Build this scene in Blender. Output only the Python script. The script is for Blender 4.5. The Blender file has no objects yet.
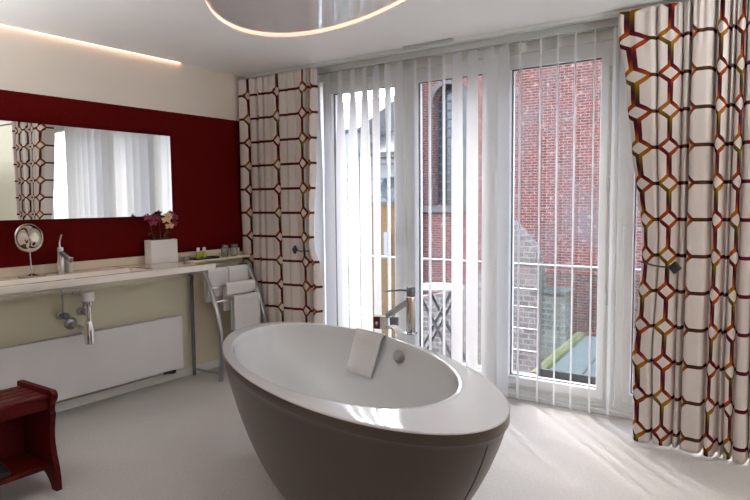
import bpy, bmesh, math, random
from mathutils import Vector, Matrix, noise
random.seed(7)
COL = bpy.context.scene.collection
PI = math.pi

# ------------------------------------------------------------------ helpers
def tag(o, label=None, cat=None, group=None, kind=None):
    if label: o['label'] = label
    if cat: o['category'] = cat
    if group: o['group'] = group
    if kind: o['kind'] = kind
    return o

def empty(name, loc, label, cat, group=None, kind=None):
    o = bpy.data.objects.new(name, None); COL.objects.link(o)
    o.location = loc; o.empty_display_size = .05
    return tag(o, label, cat, group, kind)

def obj(name, bm, mat, parent=None, smooth=True, bevel=0, label=None, angle=40):
    me = bpy.data.meshes.new(name)
    bmesh.ops.recalc_face_normals(bm, faces=bm.faces[:])
    bm.to_mesh(me); bm.free()
    if isinstance(mat, (list, tuple)):
        for m in mat: me.materials.append(m)
    else: me.materials.append(mat)
    o = bpy.data.objects.new(name, me); COL.objects.link(o)
    if smooth:
        me.polygons.foreach_set('use_smooth', [True] * len(me.polygons))
        me.set_sharp_from_angle(angle=math.radians(angle))
    if bevel:
        b = o.modifiers.new('bevel', 'BEVEL'); b.width = bevel; b.segments = 2; b.limit_method = 'ANGLE'
        b.angle_limit = math.radians(50)
    if parent is not None:
        o.parent = parent
        pos, p = Vector((0, 0, 0)), parent
        m = Matrix.Identity(4)
        chain = []
        while p is not None: chain.append(p); p = p.parent
        for p in reversed(chain): m = m @ p.matrix_parent_inverse @ p.matrix_basis
        o.matrix_parent_inverse = m.inverted()
    if label: o['label'] = label
    return o

def NB(): return bmesh.new()

def box(bm, x0, x1, y0, y1, z0, z1, mi=0):
    v = [bm.verts.new((x, y, z)) for x in (x0, x1) for y in (y0, y1) for z in (z0, z1)]
    for f in ((0, 1, 3, 2), (4, 6, 7, 5), (0, 4, 5, 1), (2, 3, 7, 6), (0, 2, 6, 4), (1, 5, 7, 3)):
        bm.faces.new([v[i] for i in f]).material_index = mi
    return bm

def basis(d):
    d = d.normalized(); up = Vector((0, 0, 1)) if abs(d.z) < .95 else Vector((1, 0, 0))
    a = d.cross(up).normalized(); return a, a.cross(d).normalized()

def loft(bm, rings, closed=True, cap0=True, cap1=True, mi=0):
    R = [[bm.verts.new(p) for p in r] for r in rings]
    n = len(R[0])
    for i in range(len(R) - 1):
        for j in range(n if closed else n - 1):
            k = (j + 1) % n
            f = bm.faces.new((R[i][j], R[i][k], R[i + 1][k], R[i + 1][j])); f.material_index = mi
    if cap0: bm.faces.new(R[0]).material_index = mi
    if cap1: bm.faces.new(R[-1]).material_index = mi
    return R

def tube(bm, pts, r, n=10, caps=True, flat=None, mi=0):
    """round tube along pts; r a number or list; flat=(ra, rb, side vector) for an oval section"""
    pts = [Vector(p) for p in pts]; rings = []
    a = None
    for i, p in enumerate(pts):
        d = (pts[min(i + 1, len(pts) - 1)] - pts[max(i - 1, 0)]).normalized()
        if flat:
            a = Vector(flat[2]); a = (a - d * a.dot(d)).normalized(); b = a.cross(d)
            ra, rb = flat[0], flat[1]
        else:
            if a is None: a, b = basis(d)
            else: a = (a - d * a.dot(d)).normalized(); b = a.cross(d)
            ra = rb = r[i] if isinstance(r, (list, tuple)) else r
        rings.append([p + a * ra * math.cos(t * 2 * PI / n) + b * rb * math.sin(t * 2 * PI / n) for t in range(n)])
    loft(bm, rings, True, caps, caps, mi)
    return bm

def lathe(bm, c, prof, n=24, axis=(0, 0, 1), cap0=True, cap1=True, mi=0):
    """prof = [(radius, height)] along axis from point c"""
    c = Vector(c); ax = Vector(axis).normalized(); a, b = basis(ax)
    loft(bm, [[c + ax * h + (a * math.cos(t * 2 * PI / n) + b * math.sin(t * 2 * PI / n)) * max(rr, 1e-4) for t in range(n)]
              for rr, h in prof], True, cap0, cap1, mi)
    return bm

def extrude_profile(bm, prof, y0, y1, axis='y', mi=0):
    f = (lambda a, b, y: (a, y, b)) if axis == 'y' else (lambda a, b, y: (y, a, b))
    loft(bm, [[f(a, b, y0) for a, b in prof], [f(a, b, y1) for a, b in prof]], True, True, True, mi)
    return bm

def catmull(P, k):
    P = [Vector(p) for p in P]; out = []
    for i in range(len(P) - 1):
        p0, p1, p2, p3 = P[max(i - 1, 0)], P[i], P[i + 1], P[min(i + 2, len(P) - 1)]
        for j in range(k):
            t = j / k
            out.append(.5 * ((2 * p1) + (p2 - p0) * t + (2 * p0 - 5 * p1 + 4 * p2 - p3) * t * t + (3 * p1 - p0 - 3 * p2 + p3) * t ** 3))
    out.append(P[-1]); return out

def lerp_tab(tab, z):
    if z <= tab[0][0]: return tab[0][1]
    for (a, b), (c, d) in zip(tab, tab[1:]):
        if z <= c:
            t = (z - a) / (c - a); t = t * t * (3 - 2 * t); return b + (d - b) * t
    return tab[-1][1]

# ------------------------------------------------------------------ materials
class NT:
    def __init__(s, name):
        s.m = bpy.data.materials.new(name); s.m.use_nodes = True; s.t = s.m.node_tree; s.t.nodes.clear()
        s.out = s.n('ShaderNodeOutputMaterial')
    def n(s, ty, **kw):
        q = s.t.nodes.new(ty)
        for k, v in kw.items(): setattr(q, k, v)
        return q
    def l(s, a, b): s.t.links.new(a, b)
    def math(s, op, a, b=None, c=None):
        q = s.n('ShaderNodeMath', operation=op)
        for i, v in enumerate((a, b, c)):
            if v is None: continue
            if isinstance(v, (int, float)): q.inputs[i].default_value = v
            else: s.l(v, q.inputs[i])
        return q.outputs[0]
    def mix(s, f, a, b):
        q = s.n('ShaderNodeMix', data_type='RGBA')
        for i, v in ((0, f), (6, a), (7, b)):
            if isinstance(v, (int, float)): q.inputs[i].default_value = v
            elif isinstance(v, tuple): q.inputs[i].default_value = (*v, 1)
            else: s.l(v, q.inputs[i])
        return q.outputs[2]
    def ramp(s, f, stops, interp='LINEAR'):
        q = s.n('ShaderNodeValToRGB'); q.color_ramp.interpolation = interp; e = q.color_ramp.elements
        while len(e) < len(stops): e.new(.5)
        for i, (p, c) in enumerate(stops): e[i].position = p; e[i].color = (*c, 1)
        s.l(f, q.inputs[0]); return q.outputs[0]

def pbr(name, col, rough=.5, metal=0, spec=.5, var=0, vscale=8, bump=0, bscale=60, coat=0, trans=0, col2=None):
    k = NT(name); p = k.n('ShaderNodeBsdfPrincipled')
    p.inputs['Base Color'].default_value = (*col, 1); p.inputs['Roughness'].default_value = rough
    p.inputs['Metallic'].default_value = metal; p.inputs['Specular IOR Level'].default_value = spec
    p.inputs['Coat Weight'].default_value = coat; p.inputs['Coat Roughness'].default_value = .05
    p.inputs['Transmission Weight'].default_value = trans
    tc = k.n('ShaderNodeTexCoord')
    if var or col2:
        no = k.n('ShaderNodeTexNoise'); no.inputs['Scale'].default_value = vscale; no.inputs['Detail'].default_value = 5
        k.l(tc.outputs['Object'], no.inputs['Vector'])
        c2 = col2 or tuple(c * (1 - var) for c in col)
        k.l(k.ramp(no.outputs[0], [(.3, col), (.7, c2)]), p.inputs['Base Color'])
    if bump:
        nb = k.n('ShaderNodeTexNoise'); nb.inputs['Scale'].default_value = bscale; nb.inputs['Detail'].default_value = 4
        k.l(tc.outputs['Object'], nb.inputs['Vector'])
        b = k.n('ShaderNodeBump'); b.inputs['Strength'].default_value = bump; b.inputs['Distance'].default_value = .004
        k.l(nb.outputs[0], b.inputs['Height']); k.l(b.outputs[0], p.inputs['Normal'])
    k.l(p.outputs[0], k.out.inputs[0]); return k.m

def emit(name, col, s):
    k = NT(name); e = k.n('ShaderNodeEmission'); e.inputs[0].default_value = (*col, 1); e.inputs[1].default_value = s
    k.l(e.outputs[0], k.out.inputs[0]); return k.m

def glass_pane(name, tint=(1, 1, 1), refl=.06):
    k = NT(name); t = k.n('ShaderNodeBsdfTransparent'); t.inputs[0].default_value = (*tint, 1)
    g = k.n('ShaderNodeBsdfGlossy'); g.inputs['Roughness'].default_value = .0
    lw = k.n('ShaderNodeLayerWeight'); lw.inputs[0].default_value = .25
    f = k.math('MULTIPLY_ADD', lw.outputs['Fresnel'], .6, refl * .3)
    m = k.n('ShaderNodeMixShader'); k.l(f, m.inputs[0]); k.l(t.outputs[0], m.inputs[1]); k.l(g.outputs[0], m.inputs[2])
    k.l(m.outputs[0], k.out.inputs[0]); return k.m

def cloth_trans(name, col, tr=.35, bump=.1):
    k = NT(name); d = k.n('ShaderNodeBsdfDiffuse'); d.inputs[0].default_value = (*col, 1)
    t = k.n('ShaderNodeBsdfTranslucent'); t.inputs[0].default_value = (*col, 1)
    m = k.n('ShaderNodeMixShader'); m.inputs[0].default_value = tr
    k.l(d.outputs[0], m.inputs[1]); k.l(t.outputs[0], m.inputs[2]); k.l(m.outputs[0], k.out.inputs[0]); return k.m

def curtain_mat():
    k = NT('lattice_cloth'); PU, PV, RD, W = .32, .196, .044, .0115
    uv = k.n('ShaderNodeUVMap', uv_map='UVMap'); sp = k.n('ShaderNodeSeparateXYZ'); k.l(uv.outputs[0], sp.inputs[0])
    U, V = sp.outputs[0], sp.outputs[1]
    fu = k.math('DIVIDE', U, PU); fv = k.math('DIVIDE', V, PV)
    p = k.math('MULTIPLY', k.math('SUBTRACT', k.math('FRACT', fu), .5), PU)
    q = k.math('MULTIPLY', k.math('SUBTRACT', k.math('FRACT', fv), .5), PV)
    ap = k.math('ABSOLUTE', p); aq = k.math('ABSOLUTE', q)
    d = k.math('ADD', ap, k.math('MULTIPLY', aq, .95))
    ring = k.math('LESS_THAN', k.math('ABSOLUTE', k.math('SUBTRACT', d, RD)), W * 1.1)
    outside = k.math('GREATER_THAN', d, RD)
    hor = k.math('MULTIPLY', k.math('LESS_THAN', aq, W * .85), outside)
    ver = k.math('MULTIPLY', k.math('LESS_THAN', ap, W), outside)
    mask = k.math('MAXIMUM', ring, k.math('MAXIMUM', hor, ver))
    sgn = k.math('MULTIPLY', k.math('SIGN', p), .07)
    col_idx = k.math('MULTIPLY', k.math('FLOOR', fu), .5)
    ph = k.math('FRACT', k.math('ADD', k.math('ADD', k.math('MULTIPLY', fv, .5), sgn), col_idx))
    dark, crim, org, yel, oliv = (.035, .014, .02), (.12, .010, .014), (.32, .06, .008), (.32, .15, .014), (.085, .055, .012)
    ramp = k.ramp(ph, [(0, dark), (.14, crim), (.26, org), (.38, crim), (.46, dark), (.58, oliv), (.72, yel), (.84, org), (.93, crim), (1, dark)])
    hc = k.mix(k.math('GREATER_THAN', k.math('FRACT', k.math('MULTIPLY', fu, .5)), .5), (.11, .010, .02), (.075, .032, .012))
    lc = k.mix(hor, ramp, hc)
    no = k.n('ShaderNodeTexNoise'); no.inputs['Scale'].default_value = 300; k.l(uv.outputs[0], no.inputs['Vector'])
    base = k.ramp(no.outputs[0], [(.35, (.72, .65, .61)), (.65, (.80, .73, .69))])
    c = k.mix(mask, base, lc)
    df = k.n('ShaderNodeBsdfDiffuse'); tl = k.n('ShaderNodeBsdfTranslucent'); k.l(c, df.inputs[0]); k.l(c, tl.inputs[0])
    m = k.n('ShaderNodeMixShader'); m.inputs[0].default_value = .22
    k.l(df.outputs[0], m.inputs[1]); k.l(tl.outputs[0], m.inputs[2]); k.l(m.outputs[0], k.out.inputs[0]); return k.m

def brick_mat(name, c1, c2, mortar, bw=.19, rh=.058, patch=None, pscale=.6):
    k = NT(name); tc = k.n('ShaderNodeTexCoord'); sp = k.n('ShaderNodeSeparateXYZ'); k.l(tc.outputs['Object'], sp.inputs[0])
    cb = k.n('ShaderNodeCombineXYZ'); k.l(k.math('ADD', sp.outputs[0], sp.outputs[1]), cb.inputs[0]); k.l(sp.outputs[2], cb.inputs[1])
    b = k.n('ShaderNodeTexBrick'); k.l(cb.outputs[0], b.inputs['Vector']); b.inputs['Scale'].default_value = 1
    b.inputs['Brick Width'].default_value = bw; b.inputs['Row Height'].default_value = rh; b.inputs['Mortar Size'].default_value = rh * .11
    b.inputs['Color1'].default_value = (*c1, 1); b.inputs['Color2'].default_value = (*c2, 1); b.inputs['Mortar'].default_value = (*mortar, 1)
    no = k.n('ShaderNodeTexNoise'); no.inputs['Scale'].default_value = pscale; no.inputs['Detail'].default_value = 6; no.inputs['Roughness'].default_value = .7
    k.l(tc.outputs['Object'], no.inputs['Vector'])
    n2 = k.n('ShaderNodeTexNoise'); n2.inputs['Scale'].default_value = 9; n2.inputs['Detail'].default_value = 4
    k.l(tc.outputs['Object'], n2.inputs['Vector'])
    c = b.outputs[0]
    if patch: c = k.mix(k.ramp(no.outputs[0], [(.48, (0, 0, 0)), (.66, (.75, .75, .75))]), c, patch)
    c = k.mix(k.ramp(n2.outputs[0], [(.55, (0, 0, 0)), (.75, (.5, .5, .5))]), c, tuple(min(1, x * 1.9) for x in mortar))
    d = k.n('ShaderNodeBsdfDiffuse'); k.l(c, d.inputs[0]); k.l(d.outputs[0], k.out.inputs[0]); return k.m

def wall_left_mat():
    """cream paint with a dark red painted band between the counter upstand and 2.07 m"""
    k = NT('cream_and_red_paint'); tc = k.n('ShaderNodeTexCoord'); sp = k.n('ShaderNodeSeparateXYZ'); k.l(tc.outputs['Object'], sp.inputs[0])
    z = sp.outputs[2]
    band = k.math('MULTIPLY', k.math('GREATER_THAN', z, .95), k.math('LESS_THAN', z, 2.068))
    no = k.n('ShaderNodeTexNoise'); no.inputs['Scale'].default_value = 30; k.l(tc.outputs['Object'], no.inputs['Vector'])
    red = k.ramp(no.outputs[0], [(.3, (.078, .0012, .001)), (.7, (.088, .0014, .0012))])
    low = k.math('LESS_THAN', z, .95)
    cream = k.mix(low, (.78, .71, .63), (.70, .66, .52))
    p = k.n('ShaderNodeBsdfPrincipled'); k.l(k.mix(band, cream, red), p.inputs['Base Color'])
    p.inputs['Roughness'].default_value = .7; p.inputs['Specular IOR Level'].default_value = .06
    k.l(p.outputs[0], k.out.inputs[0]); return k.m

def floor_mat():
    k = NT('pale_cast_floor'); tc = k.n('ShaderNodeTexCoord')
    a = k.n('ShaderNodeTexNoise'); a.inputs['Scale'].default_value = 70; a.inputs['Detail'].default_value = 6
    b = k.n('ShaderNodeTexNoise'); b.inputs['Scale'].default_value = 2.2; b.inputs['Detail'].default_value = 5
    for q in (a, b): k.l(tc.outputs['Object'], q.inputs['Vector'])
    c1 = k.ramp(a.outputs[0], [(.35, (.53, .505, .485)), (.65, (.60, .58, .565))])
    c = k.mix(k.ramp(b.outputs[0], [(.35, (0, 0, 0)), (.7, (.45, .45, .45))]), c1, (.50, .475, .455))
    p = k.n('ShaderNodeBsdfPrincipled'); k.l(c, p.inputs['Base Color']); p.inputs['Roughness'].default_value = .5
    p.inputs['Specular IOR Level'].default_value = .25
    bp = k.n('ShaderNodeBump'); bp.inputs['Strength'].default_value = .06; bp.inputs['Distance'].default_value = .003
    k.l(a.outputs[0], bp.inputs['Height']); k.l(bp.outputs[0], p.inputs['Normal'])
    k.l(p.outputs[0], k.out.inputs[0]); return k.m

def wood_mat(name, c1, c2, rough=.35, sc=(2, 14, 14)):
    k = NT(name); tc = k.n('ShaderNodeTexCoord'); mp = k.n('ShaderNodeMapping'); k.l(tc.outputs['Object'], mp.inputs[0])
    mp.inputs['Scale'].default_value = sc
    no = k.n('ShaderNodeTexNoise'); no.inputs['Scale'].default_value = 3; no.inputs['Detail'].default_value = 6; no.inputs['Distortion'].default_value = 1.2
    k.l(mp.outputs[0], no.inputs['Vector'])
    p = k.n('ShaderNodeBsdfPrincipled'); k.l(k.ramp(no.outputs[0], [(.3, c1), (.7, c2)]), p.inputs['Base Color'])
    p.inputs['Roughness'].default_value = rough; p.inputs['Specular IOR Level'].default_value = .2; k.l(p.outputs[0], k.out.inputs[0]); return k.m

M = dict(
    wall=wall_left_mat(), floor=floor_mat(), curtain=curtain_mat(),
    ceil=pbr('ceiling_paint', (.84, .82, .80), .75, var=.03, vscale=2),
    white_wall=pbr('white_paint', (.82, .80, .76), .7, var=.03),
    room_brown=pbr('warm_brown_paint', (.50, .37, .27), .8, var=.1, vscale=2),
    cream_panel=pbr('cream_panel_paint', (.66, .63, .53), .5, var=.03),
    stretch=pbr('glossy_stretch_ceiling', (.66, .64, .65), .05, spec=.9, coat=.9),
    acrylic=pbr('white_acrylic', (.66, .665, .67), .10, coat=.25, spec=.45),
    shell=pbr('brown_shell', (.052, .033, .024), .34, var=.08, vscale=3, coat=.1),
    dark=pbr('black_plastic', (.02, .02, .022), .4, var=.1),
    seam=pbr('dark_joint', (.09, .065, .055), .7, var=.1),
    chrome=pbr('chrome', (.78, .78, .79), .10, 1, var=.04),
    steel=pbr('brushed_steel', (.42, .42, .43), .32, 1, var=.15, vscale=30),
    darksteel=pbr('grey_metal', (.20, .20, .21), .38, .8, var=.1, vscale=20),
    mirror=pbr('mirror_silver', (.92, .94, .92), .0, 1, var=.01),
    mirror_edge=pbr('mirror_edge', (.55, .6, .58), .3, .4, var=.05),
    frame=pbr('white_lacquer', (.86, .86, .85), .35, var=.02),
    frame_in=pbr('frame_gasket', (.16, .16, .16), .6, var=.1),
    rad=pbr('radiator_enamel', (.74, .72, .72), .35, var=.02),
    counter=pbr('cream_composite', (.80, .74, .66), .06, var=.03, vscale=14, coat=.4),
    counter_top=pbr('tan_composite_top', (.56, .44, .33), .08, var=.05, vscale=14, coat=.4),
    upstand=pbr('cream_upstand', (.74, .64, .50), .3, var=.05, vscale=12),
    slat=cloth_trans('blind_fabric', (.87, .88, .89), .54),
    rail=pbr('rail_enamel', (.62, .62, .60), .4, .1, var=.04),
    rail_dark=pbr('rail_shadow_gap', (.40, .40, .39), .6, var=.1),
    towel=pbr('white_terry', (.80, .78, .77), .95, var=.06, vscale=60, bump=.6, bscale=350),
    stool=wood_mat('red_stained_wood', (.050, .0022, .002), (.095, .0042, .003), .42),
    pot=pbr('white_ceramic', (.80, .78, .75), .3, var=.03),
    moss=pbr('dark_moss', (.03, .035, .015), .95, var=.5, vscale=60, bump=1, bscale=80),
    petal_m=pbr('magenta_petal', (.24, .012, .07), .55, var=.3, vscale=40),
    petal_c=pbr('cream_petal', (.75, .52, .30), .55, var=.15, vscale=40),
    stem=pbr('green_stem', (.05, .10, .02), .6, var=.2),
    leaf=pbr('bright_leaf', (.35, .45, .06), .5, var=.2, vscale=20),
    lotion=pbr('yellow_green_liquid', (.48, .55, .03), .2, var=.15, vscale=20),
    cap=pbr('white_cap', (.85, .83, .82), .35, var=.02),
    maroon=pbr('maroon_card', (.11, .008, .012), .5, var=.15),
    carton=pbr('pale_card', (.70, .68, .64), .6, var=.04),
    bluegrey=pbr('slate_blue_plastic', (.16, .21, .26), .3, var=.1),
    slipper=pbr('black_leather', (.012, .012, .014), .35, var=.2),
    green_glass=glass_pane('greenish_glass', (.80, .88, .85), .0), pane=glass_pane('window_glass'), tumbler=glass_pane('tumbler_glass', (.93, .95, .94), .5),
    brick=brick_mat('red_brick', (.13, .036, .027), (.075, .028, .024), (.20, .16, .15), bw=.20, rh=.066, patch=(.11, .088, .086), pscale=.45),
    stone=brick_mat('grey_rubble', (.135, .110, .098), (.085, .070, .066), (.19, .165, .15), .24, .11, patch=(.14, .105, .09), pscale=.9),
    limestone=pbr('pale_limestone', (0.075, 0.069, 0.065), .8, var=.25, vscale=5),
    lead_glass=pbr('church_glass', (0.018, 0.022, 0.028), .25, var=.3, vscale=6),
    lead_bar=pbr('lead_bar', (.035, .04, .05), .6, var=.1),
    zinc=pbr('pale_zinc_roof', (0.071, 0.078, 0.088), .4, .1, var=.1, vscale=3),
    moss_verge=pbr('mossy_verge', (0.068, 0.061, 0.017), .9, var=.4, vscale=9),
    render_w=pbr('white_render', (0.216, 0.219, 0.222), .8, var=.05, vscale=1),
    slate=pbr('grey_slate', (0.037, 0.039, 0.041), .7, var=.2, vscale=3),
    ochre=pbr('ochre_render', (0.122, 0.061, 0.015), .8, var=.15, vscale=1.5),
    dish=pbr('slate_blue_enamel', (0.022, 0.033, 0.044), .5, var=.15, vscale=5),
    deck=pbr('balcony_tiles', (0.058, 0.056, 0.054), .8, var=.2, vscale=4),
    galv=pbr('galvanised_rail', (0.155, 0.158, 0.155), .4, .3, var=.06),
    table=pbr('white_table_top', (0.273, 0.270, 0.259), .35, var=.03),
    table_leg=pbr('dark_painted_metal', (.035, .035, .04), .5, var=.1),
    ground=pbr('yard_gravel', (0.044, 0.043, 0.041), .9, var=.4, vscale=1.5),
    fill_emit=emit('fill_light_emission', (.95, .98, 1), 390), led=emit('warm_led', (1, .60, .44), 3.6), led2=emit('peach_led', (1, .50, .34), 3),  # first emitter is the fill light of the added uplighters
)

# ------------------------------------------------------------------ room shell
H = 2.45
XR, YB = 5.3, -5.4
def structure(name, bm, mat, label, cat, **kw):
    return tag(obj(name, bm, mat, **kw), label, cat, kind='structure')

structure('floor', box(NB(), -.25, XR + .2, YB - .2, .34, -.12, 0), M['floor'], 'pale mottled seamless floor of the bathroom', 'floor', smooth=False)
bm = box(NB(), -.22, 0, YB, .05, 0, H + .2)
structure('wall_left', bm, M['wall'], 'cream wall with a dark red painted band behind the mirror', 'wall', smooth=False)
structure('wall_right', box(NB(), XR, XR + .2, YB, .05, 0, H + .2), M['white_wall'], 'pale side wall facing the washbasin', 'wall', smooth=False)
structure('wall_back', box(NB(), -.22, XR + .2, YB - .2, YB, 0, H + .2), M['room_brown'], 'warm brown wall opposite the windows', 'wall', smooth=False)
bm = NB(); WX0, WX1, WZ1 = .60, 3.84, 2.345
box(bm, -.22, WX0, .05, .34, 0, H + .2); box(bm, WX1, XR + .2, .05, .34, 0, H + .2); box(bm, WX0, WX1, .05, .34, WZ1, H + .2)
structure('wall_front', bm, M['white_wall'], 'pale wall around the row of tall windows', 'wall', smooth=False)

# ceiling with an oval recess
OC, OA, OB, OANG = (2.09, -1.57), 1.188, .54, math.radians(148)
def oval(s, z, n=96, grow=0):
    out = []
    for i in range(n):
        t = 2 * PI * i / n; x, y = (OA * s + grow) * math.cos(t), (OB * s + grow) * math.sin(t)
        out.append(Vector((OC[0] + x * math.cos(OANG) - y * math.sin(OANG), OC[1] + x * math.sin(OANG) + y * math.cos(OANG), z)))
    return out
bm = NB()
outer = [bm.verts.new(p) for p in ((.024, YB, H), (XR, YB, H), (XR, .05, H), (.024, .05, H))]
inner = [bm.verts.new(p) for p in oval(1, H)]
ed = [bm.edges.new((outer[i], outer[(i + 1) % 4])) for i in range(4)] + [bm.edges.new((inner[i], inner[(i + 1) % 96])) for i in range(96)]
bmesh.ops.triangle_fill(bm, edges=ed, use_beauty=True)
# lip, widened recess wall and the slab above
lip = [oval(1, H), oval(1, H + .004), oval(1, H + .004, grow=.05), oval(1, H + .10, grow=.05)]
loft(bm, lip, True, False, False)
box(bm, -.2, XR + .1, YB - .1, .2, H + .13, H + .19)
box(bm, 0, .024, YB, -2.95, H - .0005, H + .12); box(bm, 0, .024, -.775, .05, H - .0005, H + .12)
box(bm, .024, .03, YB, .05, H + .001, H + .12)
bmesh.ops.remove_doubles(bm, verts=bm.verts[:], dist=1e-5)
structure('ceiling', bm, M['ceil'], 'white ceiling with a large oval recess above the bathtub', 'ceiling', smooth=False)
# oval light: glossy panel + led strip
r = empty('oval_ceiling_light', (OC[0], OC[1], H + .09), 'large oval glossy ceiling light with a peach glow along its rim, above the bathtub', 'ceiling light')
bm = NB(); bm.faces.new([bm.verts.new(p) for p in oval(1, H + .017, grow=.046)]); bm.faces.new([bm.verts.new(p) for p in oval(1, H + .025, grow=.046)])
obj('glossy_panel', bm, M['stretch'], r, smooth=False)
bm = NB(); loft(bm, [oval(1, H + .0047, grow=.010), oval(1, H + .0047, grow=.04)], True, False, False)
obj('led_strip', bm, M['led2'], r, smooth=False, label='peach glowing led strip')
# linear light
r = empty('linear_ceiling_light', (.012, -1.8, H + .02), 'thin warm glowing light line along the ceiling edge above the mirror wall', 'ceiling light')
obj('diffuser', box(NB(), .004, .020, -2.94, -.785, H + .002, H + .012), M['led'], r, smooth=False)
bm = box(NB(), .001, .023, -2.945, -.78, H + .0125, H + .03); box(bm, .006, .018, -.7795, -.7755, H + .001, H + .012)
obj('light_profile', bm, M['rail'], r, smooth=False)

# uplighters added out of view as fill, to brighten ceiling and curtains
for (x, y), lab in (((.42, -3.75), 'added unseen steel fill uplighter by the mirror wall behind the red bench'), ((4.85, -1.7), 'added unseen steel fill uplighter by the cream door')):
    r = empty('fill_uplighter', (x, y, 0), lab, 'added fill lamp')
    obj('fill_lamp_foot', lathe(NB(), (x, y, 0), [(.14, 0), (.14, .012), (.13, .02), (.02, .024)], 32), M['steel'], r)
    obj('pole', tube(NB(), [(x, y, .02), (x, y, 1.36)], .012, 12), M['steel'], r)
    obj('bowl', lathe(NB(), (x, y, 1.36), [(.012, 0), (.06, .012), (.12, .05), (.155, .10), (.160, .10), (.153, .098), (.118, .056), (.02, .03)], 36), M['steel'], r)
    obj('fill_bulb', lathe(NB(), (x, y, 1.40), [(.02, .0), (.11, .03), (.11, .034), (.02, .04)], 28), M['fill_emit'], r)

structure('baseboard_left', box(NB(), 0, .012, YB, .05, 0, .062), M['white_wall'], 'low pale skirting board under the radiator', 'skirting board', smooth=False)
structure('trim_1', box(box(NB(), WX0, WX1, .055, .22, 0, .03), WX0, WX1, .085, .22, .03, .058), M['frame'], 'white threshold under the tall windows', 'threshold', bevel=.004)

# windows
def window(n, g0, g1, label, handle=None, hinges=(), z0=.148, z1=2.25, sl=.095, sr=.095):
    a, b = g0 - sl, g1 + sr
    r = empty('window_%d' % n, ((a + b) / 2, .12, .058), label, 'window', kind='structure')
    bm = NB(); Z0, Z1 = .058, 2.345
    box(bm, a, g0, .09, .17, Z0, Z1); box(bm, g1, b, .09, .17, Z0, Z1); box(bm, g0, g1, .09, .17, Z0, z0); box(bm, g0, g1, .09, .17, z1, Z1)
    obj('window_frame', bm, M['frame'], r, bevel=.005)
    bm = NB(); w = .045                                    # sash face standing proud of the frame
    s0, s1, t0, t1 = g0 - w, g1 + w, z0 - w - .015, z1 + w
    for q in ((s0, g0 + .004, t0, t1), (g1 - .004, s1, t0, t1), (g0, g1, t0, z0 + .004), (g0, g1, z1 - .004, t1)):
        box(bm, q[0], q[1], .068, .0895, q[2], q[3])
    obj('sash', bm, M['frame'], r, bevel=.005)
    bm = NB(); e = .007
    for q in ((g0, g0 + e, z0, z1), (g1 - e, g1, z0, z1), (g0, g1, z0, z0 + e), (g0, g1, z1 - e, z1)):
        box(bm, q[0], q[1], .112, .128, q[2], q[3])
    obj('gasket', bm, M['frame_in'], r, smooth=False)
    obj('glass_pane', box(NB(), g0, g1, .118, .122, z0, z1), M['pane'], r, smooth=False)
    if handle:
        hx, hz = handle; h = NB()
        box(h, hx - .012, hx + .012, .056, .0675, hz - .05, hz + .05)
        tube(h, [(hx, .058, hz + .03), (hx, .03, hz + .03), (hx, .026, hz + .02), (hx, .026, hz - .1)], .008, 8)
        obj('handle', h, M['frame'] if n == 4 else M['steel'], r)
    for hx, hz in hinges:
        obj('hinge', tube(NB(), [(hx, .06, hz - .045), (hx, .06, hz + .045)], .008, 8), M['rail'], r)
    return r
window(1, .80, 1.42, 'narrow window nearest the corner curtain, half hidden by closed blind slats', handle=(1.475, 1.13))
window(2, 1.61, 2.165, 'window pane showing the arched church window and the folding table')
window(3, 2.35, 2.955, 'wide window pane full of red brick wall behind thin edge-on slats', hinges=[(3.012, 2.14), (3.012, 1.46), (3.012, .75)])
window(4, 3.155, 3.745, 'end window mostly hidden behind the big patterned curtain', handle=(3.108, 1.17), hinges=[])

# door seen in the mirror
r = empty('door_1', (4.72, .04, 0), 'full height cream flush door beyond the long curtain', 'door', kind='structure')
obj('door_leaf', box(NB(), 4.305, 5.13, .012, .045, .01, 2.395), M['cream_panel'], r, bevel=.003)
bm = NB(); box(bm, 4.285, 4.3, .03, .049, 0, 2.415); box(bm, 5.135, 5.15, .03, .049, 0, 2.415); box(bm, 4.3, 5.135, .03, .049, 2.4, 2.415)
obj('door_frame', bm, M['seam'], r, smooth=False)
bm = NB(); lathe(bm, (4.38, .011, 1.02), [(.025, 0), (.025, .008)], 20, (0, -1, 0)); tube(bm, [(4.38, .0105, 1.02), (4.38, -.035, 1.02), (4.39, -.04, 1.02), (4.49, -.04, 1.02)], .009, 10)
obj('door_handle', bm, M['steel'], r)

# ------------------------------------------------------------------ curtain rail, blind
r = empty('curtain_rail', (1.95, -.06, H), 'long pale double curtain rail fixed along the ceiling above the windows', 'curtain rail')
bm = box(NB(), .05, 3.95, -.155, -.105, H - .026, H - .0005)
obj('rail_profile', bm, M['rail'], r, bevel=.003)
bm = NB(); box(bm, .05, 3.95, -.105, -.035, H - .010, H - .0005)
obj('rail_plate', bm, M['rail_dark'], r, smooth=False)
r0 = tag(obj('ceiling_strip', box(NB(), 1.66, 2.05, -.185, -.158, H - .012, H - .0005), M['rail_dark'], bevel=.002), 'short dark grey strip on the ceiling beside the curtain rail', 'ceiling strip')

blind = empty('vertical_blind', (2.0, 0, H), 'white vertical blind with turned fabric slats in front of the windows', 'blind')
bm = box(NB(), .66, 3.2, -.025, .03, H - .048, H - .0005)
obj('head_rail', bm, M['rail'], blind, bevel=.004)
obj('head_shadow', box(NB(), .66, 3.2, -.012, .012, H - .056, H - .0485), M['rail_dark'], blind, smooth=False)
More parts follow.
